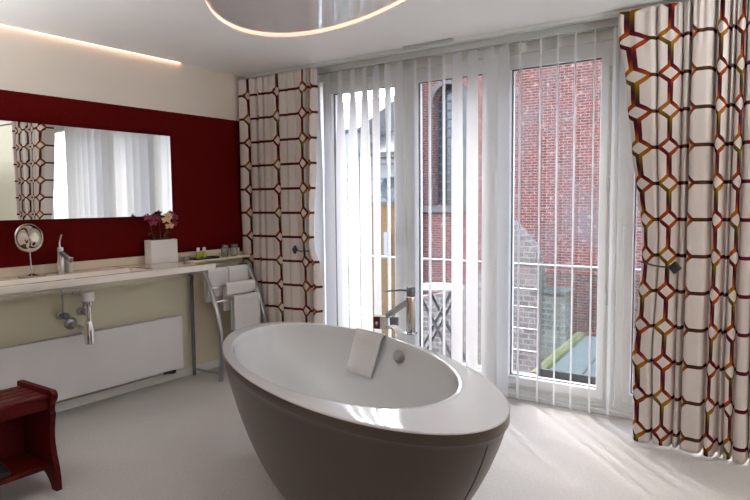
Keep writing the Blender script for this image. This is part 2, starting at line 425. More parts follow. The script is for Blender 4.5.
# x, angle (deg) at top, angle low down
S = [(.60, 150, 166), (.717, 150, 168), (.834, 146, 172), (.957, 144, 172), (1.078, 144, 171), (1.195, 145, 170), (1.300, 150, 152), (1.411, 99, 112),
     (1.511, 150, 152), (1.651, 111, 111), (1.77, 111, 111), (1.886, 110, 110), (1.991, 151, 157), (2.108, 152, 157), (2.229, 154, 158),
     (2.339, 148, 150), (2.453, 117, 118), (2.591, 114.5, 114.5), (2.704, 112.5, 112.5), (2.814, 111, 111), (2.932, 109.5, 109.5), (3.047, 112, 112)]
Z0, Z1 = .028, H - .058
feet = []
for x, a0, a1 in S:
    bm = NB(); rings = []; NZ = 30
    for i in range(NZ + 1):
        z = Z1 + (Z0 - Z1) * i / NZ
        t = min(1, max(0, (Z1 - z) / .9)); t = t * t * (3 - 2 * t)
        th = math.radians(a0 + (a1 - a0) * t + 0.5 * math.sin(x * 37 + z * 2.1)); c, s = math.cos(th), math.sin(th)
        w = .1265 / 2
        if z > Z1 - .02: w *= .8 + .2 * (Z1 - z) / .02
        rings.append([Vector((x + c * w * u - s * .006 * (1 - u * u), s * w * u + c * .006 * (1 - u * u), z)) for u in (-1, -.6, -.2, .2, .6, 1)])
    loft(bm, rings, False, False, False)
    sl = obj('slat', bm, M['slat'], blind, angle=80)
    bm = NB()
    th = math.radians(a1); c, s = math.cos(th), math.sin(th)
    tube(bm, [(x - c * .055, -s * .055, Z0 + .008), (x + c * .055, s * .055, Z0 + .008)], .006, 6)
    obj('bottom_weight', bm, M['rail'], sl)
    feet.append((x, c, s))
bm = NB(); tube(bm, [(x, 0, Z0 - .010 + (.003 if i % 2 else 0)) for i, (x, c, s) in enumerate(feet)], .0022, 5)
obj('bottom_chain', bm, M['rail_dark'], blind)
bm = NB(); tube(bm, [(1.245, -.035, H - .05), (1.245, -.04, 1.6), (1.245, -.04, .55)], .0014, 5)
for i in range(44): lathe(bm, (1.245, -.04, .55 + i * .042), [(.0012, -.003), (.0032, 0), (.0012, .003)], 6)
obj('bead_chain', bm, M['rail'], blind)

# ------------------------------------------------------------------ curtains
def ytop(pts, x): return min(p.y for p in pts if abs(p.x - x) < .03)
def curtain(path, xl, xr, ztop, zbot, xref, voff, label, seed, ylow=0, tie_z=1.0, dec=.045):
    pts = catmull([(x, y, 0) for x, y in path], 7)
    x0, x1 = path[0][0], path[-1][0]; n = len(pts); NZ = 90
    us = [0]
    for a, b in zip(pts, pts[1:]): us.append(us[-1] + (b - a).length)
    jr = min(range(n), key=lambda j: abs(pts[j].x - xref) + .2 * abs(pts[j].y - ytop(pts, xref)))
    uoff = .5 * .32 - us[jr]
    bm = NB(); uvl = bm.loops.layers.uv.new('UVMap'); G = []
    ym = sum(p.y for p in pts) / n
    for i in range(NZ + 1):
        z = zbot + (ztop - zbot) * i / NZ; A, B = lerp_tab(xl, z), lerp_tab(xr, z); row = []
        g = math.exp(-((z - tie_z) / .22) ** 2)
        for j, p in enumerate(pts):
            f = (p.x - x0) / (x1 - x0)
            low = max(0, 1 - z / 1.1)
            x = p.x + (A - x0) * math.exp(-max(0, p.x - x0) / dec) + (B - x1) * math.exp(-(x1 - p.x) / .06)
            x += .010 * low * noise.noise(Vector((f * 9, z * 1.5, seed))) + .004 * noise.noise(Vector((f * 20, z * 2.5, seed + 5)))
            y = ym + (p.y - ym) * (1 - .12 * g) + .012 * noise.noise(Vector((f * 6, z * 1.2, seed + 3))) * (1 + low) + ylow * low
            top = max(0, (z - ztop + .28) / .28)
            y += .015 * top * math.sin(us[j] / .034 * 2 * PI) * (1 - .2 * top)
            y = ym * .5 * top * .55 + y * (1 - top * .28)
            zz = z + (.008 * noise.noise(Vector((f * 12, 0, seed))) if i == 0 else 0)
            row.append((bm.verts.new((x, y, zz)), us[j] + uoff, z + voff))
        G.append(row)
    for i in range(NZ):
        for j in range(n - 1):
            q = (G[i][j], G[i][j + 1], G[i + 1][j + 1], G[i + 1][j]); f = bm.faces.new([t[0] for t in q])
            for lp, t in zip(f.loops, q): lp[uvl].uv = (t[1], t[2])
    o = obj('curtain', bm, M['curtain'], angle=180)
    so = o.modifiers.new('thickness', 'SOLIDIFY'); so.thickness = .002; so.offset = 0
    return tag(o, label, 'curtain')
LP = [(.02, -.12), (.025, -.2), (.05, -.225), (.09, -.225), (.118, -.20), (.132, -.115), (.15, -.2), (.185, -.21), (.215, -.20), (.228, -.15), (.245, -.20),
      (.29, -.205), (.305, -.165), (.325, -.205), (.37, -.185), (.43, -.215), (.47, -.208), (.485, -.192), (.50, -.21), (.56, -.205), (.575, -.19), (.59, -.21), (.64, -.205), (.66, -.195), (.71, -.212), (.76, -.215), (.775, -.13),
      (.79, -.205), (.805, -.13), (.82, -.21), (.845, -.20), (.865, -.15)]
curtain(LP, [(0, .02), (2.4, .02)], [(.45, .875), (.8, .875), (1.05, .775), (1.3, .79), (1.65, .825), (2.3, .865)], 2.405, .012, .75, -.011,
        'cream curtain with dark hexagon lattice hanging in the corner beside the red wall', 1.3, 0, 1.0)
RP = [(3.285, -.13), (3.28, -.22), (3.295, -.262), (3.33, -.272), (3.360, -.268), (3.366, -.165), (3.372, -.268), (3.40, -.275), (3.44, -.268), (3.455, -.25), (3.463, -.20), (3.474, -.25), (3.492, -.255), (3.501, -.185), (3.512, -.275),
      (3.555, -.29), (3.600, -.275), (3.612, -.185), (3.632, -.28), (3.668, -.28), (3.68, -.20), (3.695, -.27), (3.708, -.22), (3.718, -.275), (3.75, -.275), (3.758, -.20),
      (3.772, -.285), (3.82, -.29), (3.835, -.19), (3.85, -.27), (3.88, -.2)]
curtain(RP, [(0, 3.262), (.3, 3.255), (.5, 3.245), (.8, 3.27), (1.03, 3.285), (1.2, 3.28), (1.4, 3.25), (1.65, 3.215), (1.95, 3.18), (2.35, 3.125)],
        [(0, 3.86), (1.0, 3.83), (2.35, 3.84)], 2.405, .012, 3.415, .016,
        'wide cream curtain with orange and plum lattice pattern at the far end of the windows', 4.1, -.05, 1.03, .06)
def tieback(p, arm, label):
    r = empty('curtain_tieback', p, label, 'curtain tieback')
    bm = NB(); c = Vector(p); s = .028
    lathe(bm, c + Vector((0, .012, 0)), [(.036, 0), (.036, .012), (.03, .018)], 4, (-.25, -1, .1)); obj('clip', bm, M['dark'], r, smooth=False, bevel=.003)
    obj('cord', tube(NB(), catmull([c + Vector((0, .004, 0)), c + (Vector(arm) - c) * .5 + Vector((0, -.015, -.006)), Vector(arm)], 6), .0045, 8), M['dark'], r)
tieback((.665, -.245, .99), (.80, -.222, .985), 'black clip with a thin cord holding back the corner curtain')
tieback((3.462, -.318, 1.0), (3.27, -.255, 1.02), 'black clip with a thin cord holding back the wide curtain')

# ------------------------------------------------------------------ bathtub
TC, TA, TB, TANG, TH = Vector((2.306, -1.755, 0)), 1.028, .463, math.radians(154.2), .65
IC, IA, IB, IANG = Vector((2.223, -1.706, 0)), .831, .421, math.radians(152.5)
def ell(c, a, b, ang, t, z):
    x, y = a * math.cos(t), b * math.sin(t)
    return Vector((c.x + x * math.cos(ang) - y * math.sin(ang), c.y + x * math.sin(ang) + y * math.cos(ang), z))
N = 96; T = [2 * PI * i / N for i in range(N)]
def body_s(z):
    t = max(0, 1 - z / TH); return .46 + .54 * (1 - t ** 1.3) ** (1 / 1.6)
def body_pt(t, z, off=0):
    s = body_s(z); return ell(TC, TA * s + off, TB * s + off, TANG, t, z)
def in_pt(t, z, off=0):
    d = (TH - z) / .45; d = min(1, max(0, d))
    s = (1 - d ** 2.0) ** (1 / 1.6) if d < 1 else 0
    c = IC.lerp(Vector((2.27, -1.73, 0)), d)
    return ell(c, (IA * (.60 + .40 * s)) - off, (IB * (.52 + .48 * s)) - off, IANG, t, z)
tub = empty('bathtub', (TC.x, TC.y, 0), 'freestanding oval bathtub with white glossy rim and dark brown rounded body', 'bathtub')
bm = NB(); rings = []
LIPZ = TH - .045
rings.append([ell(TC, TA - .001, TB - .001, TANG, t, TH - .007) for t in T]); rings.append([ell(TC, TA, TB, TANG, t, TH - .0045) for t in T]); rings.append([ell(TC, TA - .004, TB - .004, TANG, t, TH - .0008) for t in T])
rings.append([ell(TC, TA - .012, TB - .012, TANG, t, TH) for t in T])
for s, z in ((.5, TH + .0005), (.12, TH + .0005)):
    rings.append([ell(TC, TA - .015, TB - .015, TANG, t, z).lerp(ell(IC, IA + .005, IB + .005, IANG, t, z), 1 - s) for t in T])
rings.append([ell(IC, IA + .004, IB + .004, IANG, t, TH) for t in T]); rings.append([ell(IC, IA + .0015, IB + .0015, IANG, t, TH - .0012) for t in T])
rings.append([ell(IC, IA, IB, IANG, t, TH - .004) for t in T])
for i in range(1, 23):
    z = TH - .008 - (.442) * (1 - math.cos(i / 22 * PI / 2)) if i < 0 else TH - .008 - .442 * i / 22
    rings.append([in_pt(t, z) for t in T])
for s in (.75, .5, .25, .08): rings.append([ell(Vector((2.27, -1.73, 0)), IA * .6 * s, IB * .52 * s, IANG, t, TH - .45 - .004 * (1 - s)) for t in T])
loft(bm, rings, True, False, True)
obj('basin', bm, M['acrylic'], tub, angle=75)
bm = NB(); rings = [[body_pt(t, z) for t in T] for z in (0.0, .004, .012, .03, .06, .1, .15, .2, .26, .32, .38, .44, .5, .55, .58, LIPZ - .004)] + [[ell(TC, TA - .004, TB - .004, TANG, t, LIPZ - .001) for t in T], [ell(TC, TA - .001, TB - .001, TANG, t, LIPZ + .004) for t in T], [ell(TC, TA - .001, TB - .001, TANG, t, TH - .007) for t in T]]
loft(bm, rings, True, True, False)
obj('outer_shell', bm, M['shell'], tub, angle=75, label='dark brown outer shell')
ts = math.radians(184.5)
bm = NB(); tube(bm, [body_pt(ts, z, .0004) for z in (.01, .05, .1, .15, .2, .25, .3, .35, .4, .45, .5, .55, .585)], .0028, 6); obj('seam', bm, M['seam'], tub)
kt = None
def knob_pos():
    import itertools
    best = None
    for i in range(180):
        t = i * PI / 90
        p = in_pt(t, .575)
        q = (p - Vector((2.36, -1.29, .575))).length
        if best is None or q < best[0]: best = (q, t)
    return best[1]
t0 = knob_pos(); p0 = in_pt(t0, .572); n0 = (in_pt(t0, .572, .05) - p0); n0.z = .028; n0.normalize()
kb = obj('overflow_knob', lathe(NB(), p0 - n0 * .004, [(.036, 0), (.038, .004), (.038, .010), (.031, .011), (.031, .030), (.028, .034), (.010, .034)], 28, n0), M['steel'], tub)

# bath faucet on the rim
fc = Vector((2.285, -1.100, TH))
FA = empty('bath_faucet', fc, 'tall chrome bath mixer with a slanted tube spout standing on the bathtub rim', 'faucet')
obj('mixer_body', lathe(NB(), fc, [(.036, 0), (.036, .006), (.028, .008), (.027, .20), (.025, .204)], 28), M['chrome'], FA)
sp0 = fc + Vector((0, 0, .185)); sp1 = fc + Vector((-.108, -.088, .098))
d = (sp1 - sp0).normalized()
bm = NB(); tube(bm, [sp0, sp0.lerp(sp1, .5), sp1], .0165, 20, caps=False); tube(bm, [sp1, sp0], .0135, 20, caps=True)
obj('spout', bm, M['steel'], FA)
bm = NB(); lathe(bm, fc + Vector((0, 0, .206)), [(.024, 0), (.024, .045), (.021, .05)], 24); obj('handle_hub', bm, M['darksteel'], FA, label='dark handle hub')
obj('lever', tube(NB(), [fc + Vector((0, 0, .235)), fc + Vector((-.05, -.02, .238)), fc + Vector((-.13, -.06, .230))], [.006, .005, .004], 10), M['darksteel'], FA)

# pale curved dish on the rim beside the faucet
dc = Vector((2.185, -1.125, TH + .002))
bm = NB(); ax = Vector((.88, -.42, 0)).normalized(); sd = Vector((.42, .88, 0))
top = [dc + ax * u * .075 + Vector((0, 0, .030 * (1 - u * u) + .003)) for u in (-1, -.75, -.5, -.25, 0, .25, .5, .75, 1)]
tube(bm, top, 0, 10, flat=(.024, .005, sd))
tag(obj('soap_rest', bm, M['cap']), 'pale arched soap rest on the bathtub rim beside the mixer', 'soap rest')

# small carton and beaker on the rim
def yaw_box(bm, c, ax, sx, sy, z0, z1, mi=0):
    ax = Vector(ax).normalized(); sd = Vector((-ax.y, ax.x, 0)); c = Vector(c)
    v = [bm.verts.new(c + ax * a * sx / 2 + sd * b * sy / 2 + Vector((0, 0, z))) for a in (-1, 1) for b in (-1, 1) for z in (z0, z1)]
    for f in ((0, 1, 3, 2), (4, 6, 7, 5), (0, 4, 5, 1), (2, 3, 7, 6), (0, 2, 6, 4), (1, 5, 7, 3)):
        bm.faces.new([v[i] for i in f]).material_index = mi
cb = Vector((2.075, -1.085, TH + .003)); ax = Vector((.93, .37, 0)).normalized(); sd = Vector((-ax.y, ax.x, 0))
r = empty('soap_carton', cb, 'small carton with a maroon end panel on the bathtub rim behind the draped towel', 'box')
bm = NB(); yaw_box(bm, cb, ax, .075, .05, 0, .072); obj('carton_body', bm, M['carton'], r, bevel=.002)
bm = NB(); c2 = cb - sd * .0262 - ax * .0185; yaw_box(bm, c2, ax, .037, .002, .002, .070); obj('end_panel', bm, M['maroon'], r, smooth=False, label='maroon end panel with a small white mark')
bm = NB(); c3 = cb - sd * .0276 - ax * .0185; lathe(bm, c3 + Vector((0, 0, .036)), [(.008, 0), (.008, .0006)], 12, -sd); lathe(bm, c3 + Vector((0, 0, .024)), [(.004, 0), (.004, .0006)], 3, -sd)
obj('emblem', bm, M['cap'], r, smooth=False, label='small white mark')
bk = Vector((2.145, -1.055, TH + .002))
tag(obj('beaker', lathe(NB(), bk, [(.021, 0), (.024, .004), (.027, .066), (.025, .066), (.021, .008), (.004, .007)], 24), M['bluegrey']), 'slate blue beaker on the bathtub rim between carton and mixer', 'beaker')

# towel draped over the rim
def rim_t(px):
    best = None
    for i in range(720):
        t = i * PI / 360; p = ell(IC, IA, IB, IANG, t, TH)
        q = (p - Vector(px)).length
        if best is None or q < best[0]: best = (q, t)
    return best[1]
ta, tb = rim_t((1.99, -1.14, TH)), rim_t((2.205, -1.24, TH))
bm = NB(); rings = []; K = 12
for i in range(K + 1):
    f = i / K; t = ta + (tb - ta) * f; wv = .002 * math.sin(f * 9)
    o1 = ell(TC, TA - .03, TB - .03, TANG, t + .0, TH + .006); i1 = ell(IC, IA + .004, IB + .004, IANG, t, TH + .0075)
    line = [i1.lerp(o1, .72), i1.lerp(o1, .35), i1]
    line += [in_pt(t + .55 * (TH - z), z, .020 + wv) + Vector((0, 0, .0)) for z in (TH - .02, TH - .05, TH - .08, TH - .12, TH - .16, TH - .20, TH - .225)]
    rings.append(line)
lower = [[p + Vector((0, 0, .006)) + ((TC + Vector((0, 0, TH)) - p).normalized() * .006) for p in l] for l in rings]
sec = [a + b[::-1] for a, b in zip(rings, lower)]
loft(bm, sec, True, True, True)
tw = obj('face_towel', bm, M['towel'], angle=60); tag(tw, 'white folded hand towel draped over the inside of the bathtub rim', 'towel')

# ------------------------------------------------------------------ mirror wall
r = empty('wall_mirror', (.0, -1.9, 1.277), 'wide frameless mirror on the dark red wall reflecting curtain and blind', 'mirror')
obj('mirror_glass', box(NB(), .0265, .03, -3.0, -.92, 1.277, 1.879), M['mirror'], r, smooth=False)
bm = box(NB(), .002, .026, -2.985, -.935, 1.29, 1.866); obj('mirror_backing', bm, M['mirror_edge'], r, smooth=False)

# counter : wash basin slab
CT = .928
ctr = empty('washbasin_counter', (.25, -1.9, .79), 'long washbasin counter with a tan top and white tapered front on the mirror wall', 'washbasin')
CF, CY1, CY0 = .485, -.905, -3.2
bm = NB()
def sec_counter(y, basin):
    d = .035 * basin; u = .028 * math.sin(y * 5.2) * (1 if y < -1.15 else 0)
    return [Vector(p) for p in ((.002, y, CT), (.19, y, CT), (.215, y, CT - d), (CF - .075, y, CT - d), (CF - .05, y, CT), (CF - .004, y, CT), (CF, y, CT - .004), (CF, y, CT - .042), (CF - .03, y, CT - .05),
                                    (.27, y, CT - .105 + u * .3), (.10, y, CT - .135 + u * .2), (.002, y, CT - .14))]
ys = [CY0, -2.9, -2.7, -2.5, -2.4, -2.3, -2.2, -2.1, -2.0, -1.9, -1.8, -1.7, -1.6, -1.5, -1.42, -1.40, -1.3, -1.2, -1.1, -1.0]
loft(bm, [sec_counter(y, 1 if -2.45 < y < -1.41 else 0) for y in ys] + [sec_counter(CY1, 0)[:8] + [Vector((CF - .03, CY1, CT - .047)), Vector((.27, CY1, CT - .06)), Vector((.1, CY1, CT - .07)), Vector((.002, CY1, CT - .07))]], True, True, True)
for f_ in bm.faces:
    f_.normal_update()
    if abs(f_.normal.z) > .6 and min(v.co.z for v in f_.verts) > CT - .04 and max(v.co.x for v in f_.verts) < CF - .003: f_.material_index = 1
obj('counter_slab', bm, [M['counter'], M['counter_top']], ctr, bevel=.003, angle=25)
obj('drain_slot', box(NB(), .36, .41, -1.90, -1.83, CT - .0345, CT - .0325), M['dark'], ctr, smooth=False)
sh = tag(obj('corner_shelf', box(NB(), .002, .15, -.898, -.235, CT - .018, CT - .002), M['upstand'], bevel=.003), 'narrow beige shelf continuing from the counter end to the corner curtain', 'shelf')
tag(obj('counter_upstand', box(NB(), .001, .018, -3.2, -.235, CT + .001, .985), M['upstand'], bevel=.002), 'low beige upstand strip along the wall behind the counter', 'upstand')

# plumbing
tr = empty('basin_trap', (.27, -1.79, .5), 'chrome bottle trap and waste pipe hanging under the washbasin', 'trap')
tc_ = Vector((.30, -1.79, 0))
obj('tailpiece', lathe(NB(), tc_ + Vector((0, 0, .60)), [(.016, 0), (.016, .20)], 20), M['chrome'], tr)
bm = NB(); lathe(bm, tc_ + Vector((0, 0, .755)), [(.034, 0), (.040, .006), (.040, .055), (.034, .06)], 24); obj('waste_collar', bm, M['cap'], tr, label='white waste collar')
bm = NB(); lathe(bm, tc_ + Vector((0, 0, .72)), [(.024, 0), (.026, .004), (.026, .03), (.022, .034)], 20); obj('union_nut', bm, M['chrome'], tr)
bm = NB(); lathe(bm, tc_ + Vector((0, 0, .478)), [(.022, 0), (.030, .006), (.031, .10), (.026, .118), (.026, .13), (.018, .15)], 24); obj('bottle', bm, M['chrome'], tr)
bm = NB(); tube(bm, catmull([tc_ + Vector((-.02, 0, .57)), tc_ + Vector((-.10, .01, .572)), tc_ + Vector((-.24, .03, .577)), (.02, -1.745, .575)], 5), .015, 16); obj('outlet_pipe', bm, M['chrome'], tr)
bm = NB(); lathe(bm, (.002, -1.745, .575), [(.042, 0), (.042, .006), (.030, .016), (.018, .02)], 24, (1, 0, 0)); obj('wall_flange', bm, M['steel'], tr)
def angle_valve(y, z, hx, lab):
    r = empty('angle_valve', (.05, y, z), lab, 'valve')
    bm = NB(); lathe(bm, (.002, y, z), [(.028, 0), (.028, .005), (.02, .012), (.012, .014), (.012, .06)], 20, (1, 0, 0)); obj('valve_body', bm, M['steel'], r)
    bm = NB(); lathe(bm, (.063, y, z), [(.022, 0), (.024, .004), (.022, .022), (.012, .026)], 12, (1, 0, 0)); obj('knob', bm, M['darksteel'], r)
    bm = NB(); tube(bm, catmull([(.045, y, z + .005), (.045, y, z + .07), (.05, y + hx * .3, z + .13), (.075, y + hx, .785)], 6), .006, 8); obj('supply_hose', bm, M['steel'], r)
angle_valve(-1.815, .64, -.01, 'small angle valve with hose on the wall, further from the waste trap')
angle_valve(-1.675, .645, -.09, 'small angle valve with hose on the wall, just behind the waste trap')

# radiator
r = empty('radiator', (.09, -2.0, .1), 'long flat white panel radiator on the wall under the counter', 'radiator')
obj('front_panel', box(NB(), .122, .135, -3.3, -.945, .112, .515), M['rad'], r, bevel=.003)
obj('rear_panel', box(NB(), .045, .055, -3.3, -.96, .122, .505), M['rad'], r, bevel=.003)
bm = NB(); box(bm, .0551, .1219, -3.29, -.955, .499, .505)
for i in range(60): box(bm, .058, .119, -3.28 + i * .039, -3.262 + i * .039, .5051, .509)
obj('top_grille', bm, M['rail'], r, smooth=False)
obj('end_cover', box(NB(), .0551, .1219, -.962, -.955, .13, .4985), M['rad'], r, smooth=False)
for y in (-1.12, -2.6):
    bm = NB(); box(bm, .003, .044, y - .02, y + .02, .2, .42); obj('wall_bracket', bm, M['rail'], r, smooth=False)
bm = NB(); tube(bm, [(.085, -1.08, .125), (.085, -1.08, .09), (.085, -1.02, .085)], .013, 10); lathe(bm, (.085, -1.02, .085), [(.016, 0), (.016, .03)], 12, (0, 1, 0)); obj('valve', bm, M['dark'], r)

# shaving mirror
b = Vector((.115, -2.03, CT))
# the stand is on the flat back ledge of the counter
r = empty('shaving_mirror', (.10, -2.03, CT), 'round chrome magnifying mirror on a slim stand on the counter', 'mirror')
sb = Vector((.10, -2.03, CT))
obj('stand_base', lathe(NB(), sb, [(.074, 0), (.076, .003), (.076, .008), (.02, .012), (.006, .02)], 36), M['chrome'], r)
obj('stand_pole', tube(NB(), [sb + Vector((0, 0, .012)), sb + Vector((0, -.006, .152))], .0045, 10), M['chrome'], r)
mc = sb + Vector((.0, -.008, .238)); mn = Vector((1, .0, .06)).normalized()
mh = lathe(NB(), mc - mn * .01, [(.05, -.008), (.08, 0), (.088, .006), (.088, .016), (.085, .02), (.0825, .016)], 44, mn, True, False); obj('mirror_shell', mh, M['chrome'], r)
obj('mirror_face', lathe(NB(), mc + mn * .0068, [(.0825, 0), (.0825, .0008), (.06, .0004), (.03, -.0002), (.002, -.0006)], 44, mn, False, True), M['mirror'], r, angle=80)

# basin faucet
fb = Vector((.082, -1.838, CT))
r = empty('basin_faucet', fb, 'chrome washbasin mixer with an upright lever and slanted spout on the counter', 'faucet')
obj('mixer_body', lathe(NB(), fb, [(.029, 0), (.029, .005), (.025, .007), (.025, .165), (.022, .168)], 26), M['chrome'], r)
s0, s1 = fb + Vector((.0, 0, .14)), fb + Vector((.13, .0, .085))
bm = NB(); tube(bm, [s0, s0.lerp(s1, .5), s1], .0155, 18, caps=False); tube(bm, [s1, s0], .0125, 18); obj('spout', bm, M['steel'], r)
obj('lever', tube(NB(), catmull([fb + Vector((0, 0, .166)), fb + Vector((.0, .0, .20)), fb + Vector((.012, .01, .25))], 4), [.008] * 4 + [.006] * 5, 10), M['chrome'], r)
cu = Vector((.06, -1.772, CT))
tag(obj('beaker', lathe(NB(), cu, [(.024, 0), (.027, .004), (.029, .095), (.027, .095), (.024, .008), (.004, .007)], 26), M['pot']), 'white beaker on the counter behind the washbasin mixer', 'beaker')

# orchid planter
px0, px1, py0, py1 = .055, .135, -1.195, -.965
r = empty('orchid_planter', ((px0 + px1) / 2, (py0 + py1) / 2, CT), 'white rectangular planter with magenta and cream orchids on the counter', 'planter')
bm = NB(); z0, z1 = CT, CT + .175; th = .006
ring = lambda e, z: [Vector(p) for p in ((px0 + e, py0 + e, z), (px1 - e, py0 + e, z), (px1 - e, py1 - e, z), (px0 + e, py1 - e, z))]
loft(bm, [ring(0, z0), ring(0, z1), ring(th, z1), ring(th, z1 - .03)], True, True, True); obj('planter_box', bm, M['pot'], r, bevel=.002, angle=30)
bm = NB(); rr = []
for i in range(7):
    rr.append([Vector((px0 + .007 + (px1 - px0 - .014) * j / 4, py0 + .008 + (py1 - py0 - .016) * i / 6, z1 - .012 + .010 * random.random() + (.012 if 0 < j < 4 and 0 < i < 6 else 0))) for j in range(5)])
loft(bm, rr, False, False, False)
obj('moss', bm, M['moss'], r, angle=180)
def bloom(c, n, s, mat, name):
    bm = NB(); n = Vector(n).normalized(); a, b = basis(n)
    for k, (ang, ln, w) in enumerate(((90, 1, .55), (210, .95, .5), (330, .95, .5), (20, 1.05, .8), (160, 1.05, .8))):
        t = math.radians(ang); dr = a * math.cos(t) + b * math.sin(t); sd = n.cross(dr)
        rows = []
        for i in range(6):
            f = i / 5; ww = w * math.sin(PI * min(.97, .08 + f * .9)) ** .8 * .5
            cen = c + dr * ln * s * f + n * s * (.25 * f - .35 * f * f)
            rows.append([cen - sd * ww * s + n * s * .10, cen - sd * ww * s * .5, cen, cen + sd * ww * s * .5, cen + sd * ww * s + n * s * .10])
        loft(bm, rows, False, False, False)
    lathe(bm, c, [(.12 * s, 0), (.2 * s, .12 * s), (.14 * s, .3 * s), (.04 * s, .42 * s)], 8, n + Vector((0, 0, -.4)))
    return obj(name, bm, mat, r, angle=180)
pc = Vector((.095, -1.11, 0))
FL = [((.12, -1.225, 1.275), (.9, -.5, .1), 'm'), ((.115, -1.175, 1.235), (.9, -.3, -.1), 'm'), ((.10, -1.14, 1.27), (.8, -.6, .3), 'm'),
      ((.13, -1.075, 1.255), (.95, -.3, .0), 'c'), ((.115, -1.045, 1.285), (.9, -.2, .3), 'c'), ((.14, -1.055, 1.21), (.9, -.2, -.5), 'c'),
      ((.12, -.99, 1.27), (.9, .1, .1), 'm'), ((.105, -.985, 1.225), (.9, .2, -.1), 'm'), ((.11, -1.015, 1.30), (.8, .0, .5), 'm')]
for i, (c, n, k) in enumerate(FL):
    c = Vector(c) + Vector((0, .022, -.008)); bloom(c, n, .034 if k == 'm' else .036, M['petal_m'] if k == 'm' else M['petal_c'], 'blossom')
for c0, c1, c2 in (((.095, -1.16, 1.1), (.085, -1.18, 1.22), (.11, -1.23, 1.268)), ((.095, -1.1, 1.1), (.085, -1.1, 1.24), (.12, -1.07, 1.25)), ((.095, -1.05, 1.1), (.09, -1.03, 1.24), (.105, -.99, 1.262))):
    obj('stem', tube(NB(), catmull([Vector(q) + Vector((0, .022, -.008)) for q in (c0, c1, c2)], 5), .0025, 6), M['stem'], r)
for i, (a, l) in enumerate(((-1.0, .09), (.7, .08), (2.4, .07), (-2.2, .07))):
    bm = NB(); c = Vector((.095, -1.08 + .05 * math.sin(a), z1)); rows = []
    for k in range(6):
        f = k / 5; p = c + Vector((.25 * math.cos(a), math.sin(a), 0)) * l * f + Vector((0, 0, .05 * math.sin(f * 2.4))); w = .014 * math.sin(PI * (.1 + .88 * f)); sd = Vector((-math.sin(a), .3 * math.cos(a), 0)).normalized()
        rows.append([p - sd * w + Vector((0, 0, .004)), p, p + sd * w + Vector((0, 0, .004))])
    loft(bm, rows, False, False, False); obj('leaf', bm, M['stem'], r, angle=180)

# amenity tray, bottles, tumblers
trc = Vector((.105, -.69, CT))
bm = NB(); TX0, TX1, TY0, TY1 = .045, .145, -.80, -.56
rg = lambda e, z: [Vector(p) for p in ((TX0 + e, TY0 + e, z), (TX1 - e, TY0 + e, z), (TX1 - e, TY1 - e, z), (TX0 + e, TY1 - e, z))]
loft(bm, [rg(.006, CT - .0015), rg(0, CT + .012), rg(.004, CT + .012), rg(.009, CT + .003)], True, True, True)
tag(obj('amenity_tray', bm, M['dark'], bevel=.001, angle=30), 'black rectangular amenity tray on the shelf at the counter end', 'tray')
def bottle(p, label):
    r = empty('toiletry_bottle', p, label, 'bottle', group='toiletry bottles on the black tray')
    p = Vector(p)
    obj('bottle_body', lathe(NB(), p, [(.017, 0), (.0185, .003), (.0185, .045), (.014, .054), (.008, .058)], 20), M['lotion'], r)
    obj('bottle_cap', lathe(NB(), p + Vector((0, 0, .0585)), [(.0125, 0), (.0125, .028), (.011, .03)], 18), M['cap'], r)
bottle((.10, -.745, CT + .0036), 'yellow green toiletry bottle with white cap on the black tray, nearer the planter')
bottle((.10, -.685, CT + .0036), 'yellow green toiletry bottle with white cap on the black tray, nearer the glasses')
bottle_sm = tag(obj('soap_dish', lathe(NB(), (.085, -.845, CT + .001), [(.016, 0), (.024, .006), (.026, .03), (.023, .03), (.016, .008), (.002, .007)], 20), M['steel']), 'tiny metal cup on the counter just before the black tray', 'cup')
def tumbler(p, label):
    o = lathe(NB(), p, [(.024, 0), (.028, .002), (.033, .098), (.0315, .098), (.0265, .008), (.002, .006)], 26)
    return tag(obj('drinking_glass', o, M['tumbler']), label, 'glass', group='drinking glasses at the shelf end')
tumbler((.085, -.46, CT - .0019), 'clear drinking glass on the corner shelf, next to the black tray')
tumbler((.085, -.36, CT - .0019), 'clear drinking glass on the corner shelf, next to the curtain')

# ------------------------------------------------------------------ towel rack and towels
rk = empty('towel_rack', (.2, -.57, 0), 'grey metal floor standing towel rack with curved legs in the corner', 'towel rack')
LEG = [(.190, .858), (.212, .82), (.277, .70), (.339, .552), (.372, .42), (.385, .285), (.378, .14), (.362, 0)]
RK0, RK1 = -.778, -.300
for y in (RK0, RK1):
    obj('front_leg', tube(NB(), catmull([(x, y, z) for x, z in LEG], 5), 0, 12, flat=(.021, .011, (0, 1, 0))), M['steel'], rk)
    obj('rear_leg', tube(NB(), [(.05, y, 0), (.05, y, .6), (.05, y, .75), (.056, y, .81), (.085, y, .845), (.190, y, .858)], 0, 12, flat=(.016, .010, (0, 1, 0))), M['darksteel'], rk)
    obj('foot_rail', tube(NB(), [(.05, y, .05), (.367, y, .055)], .008, 10), M['steel'], rk)
def leg_x(z):
    for (x0, z0), (x1, z1) in zip(LEG, LEG[1:]):
        if z1 <= z <= z0: return x1 + (x0 - x1) * (z - z1) / (z0 - z1)
    return .2
BARS = [(.192, .832), (leg_x(.715) + .008, .715), (leg_x(.612) + .008, .612)]
for x, z in BARS: obj('towel_bar', tube(NB(), [(x, RK0, z), (x, RK1, z)], .008, 12), M['chrome'], rk)
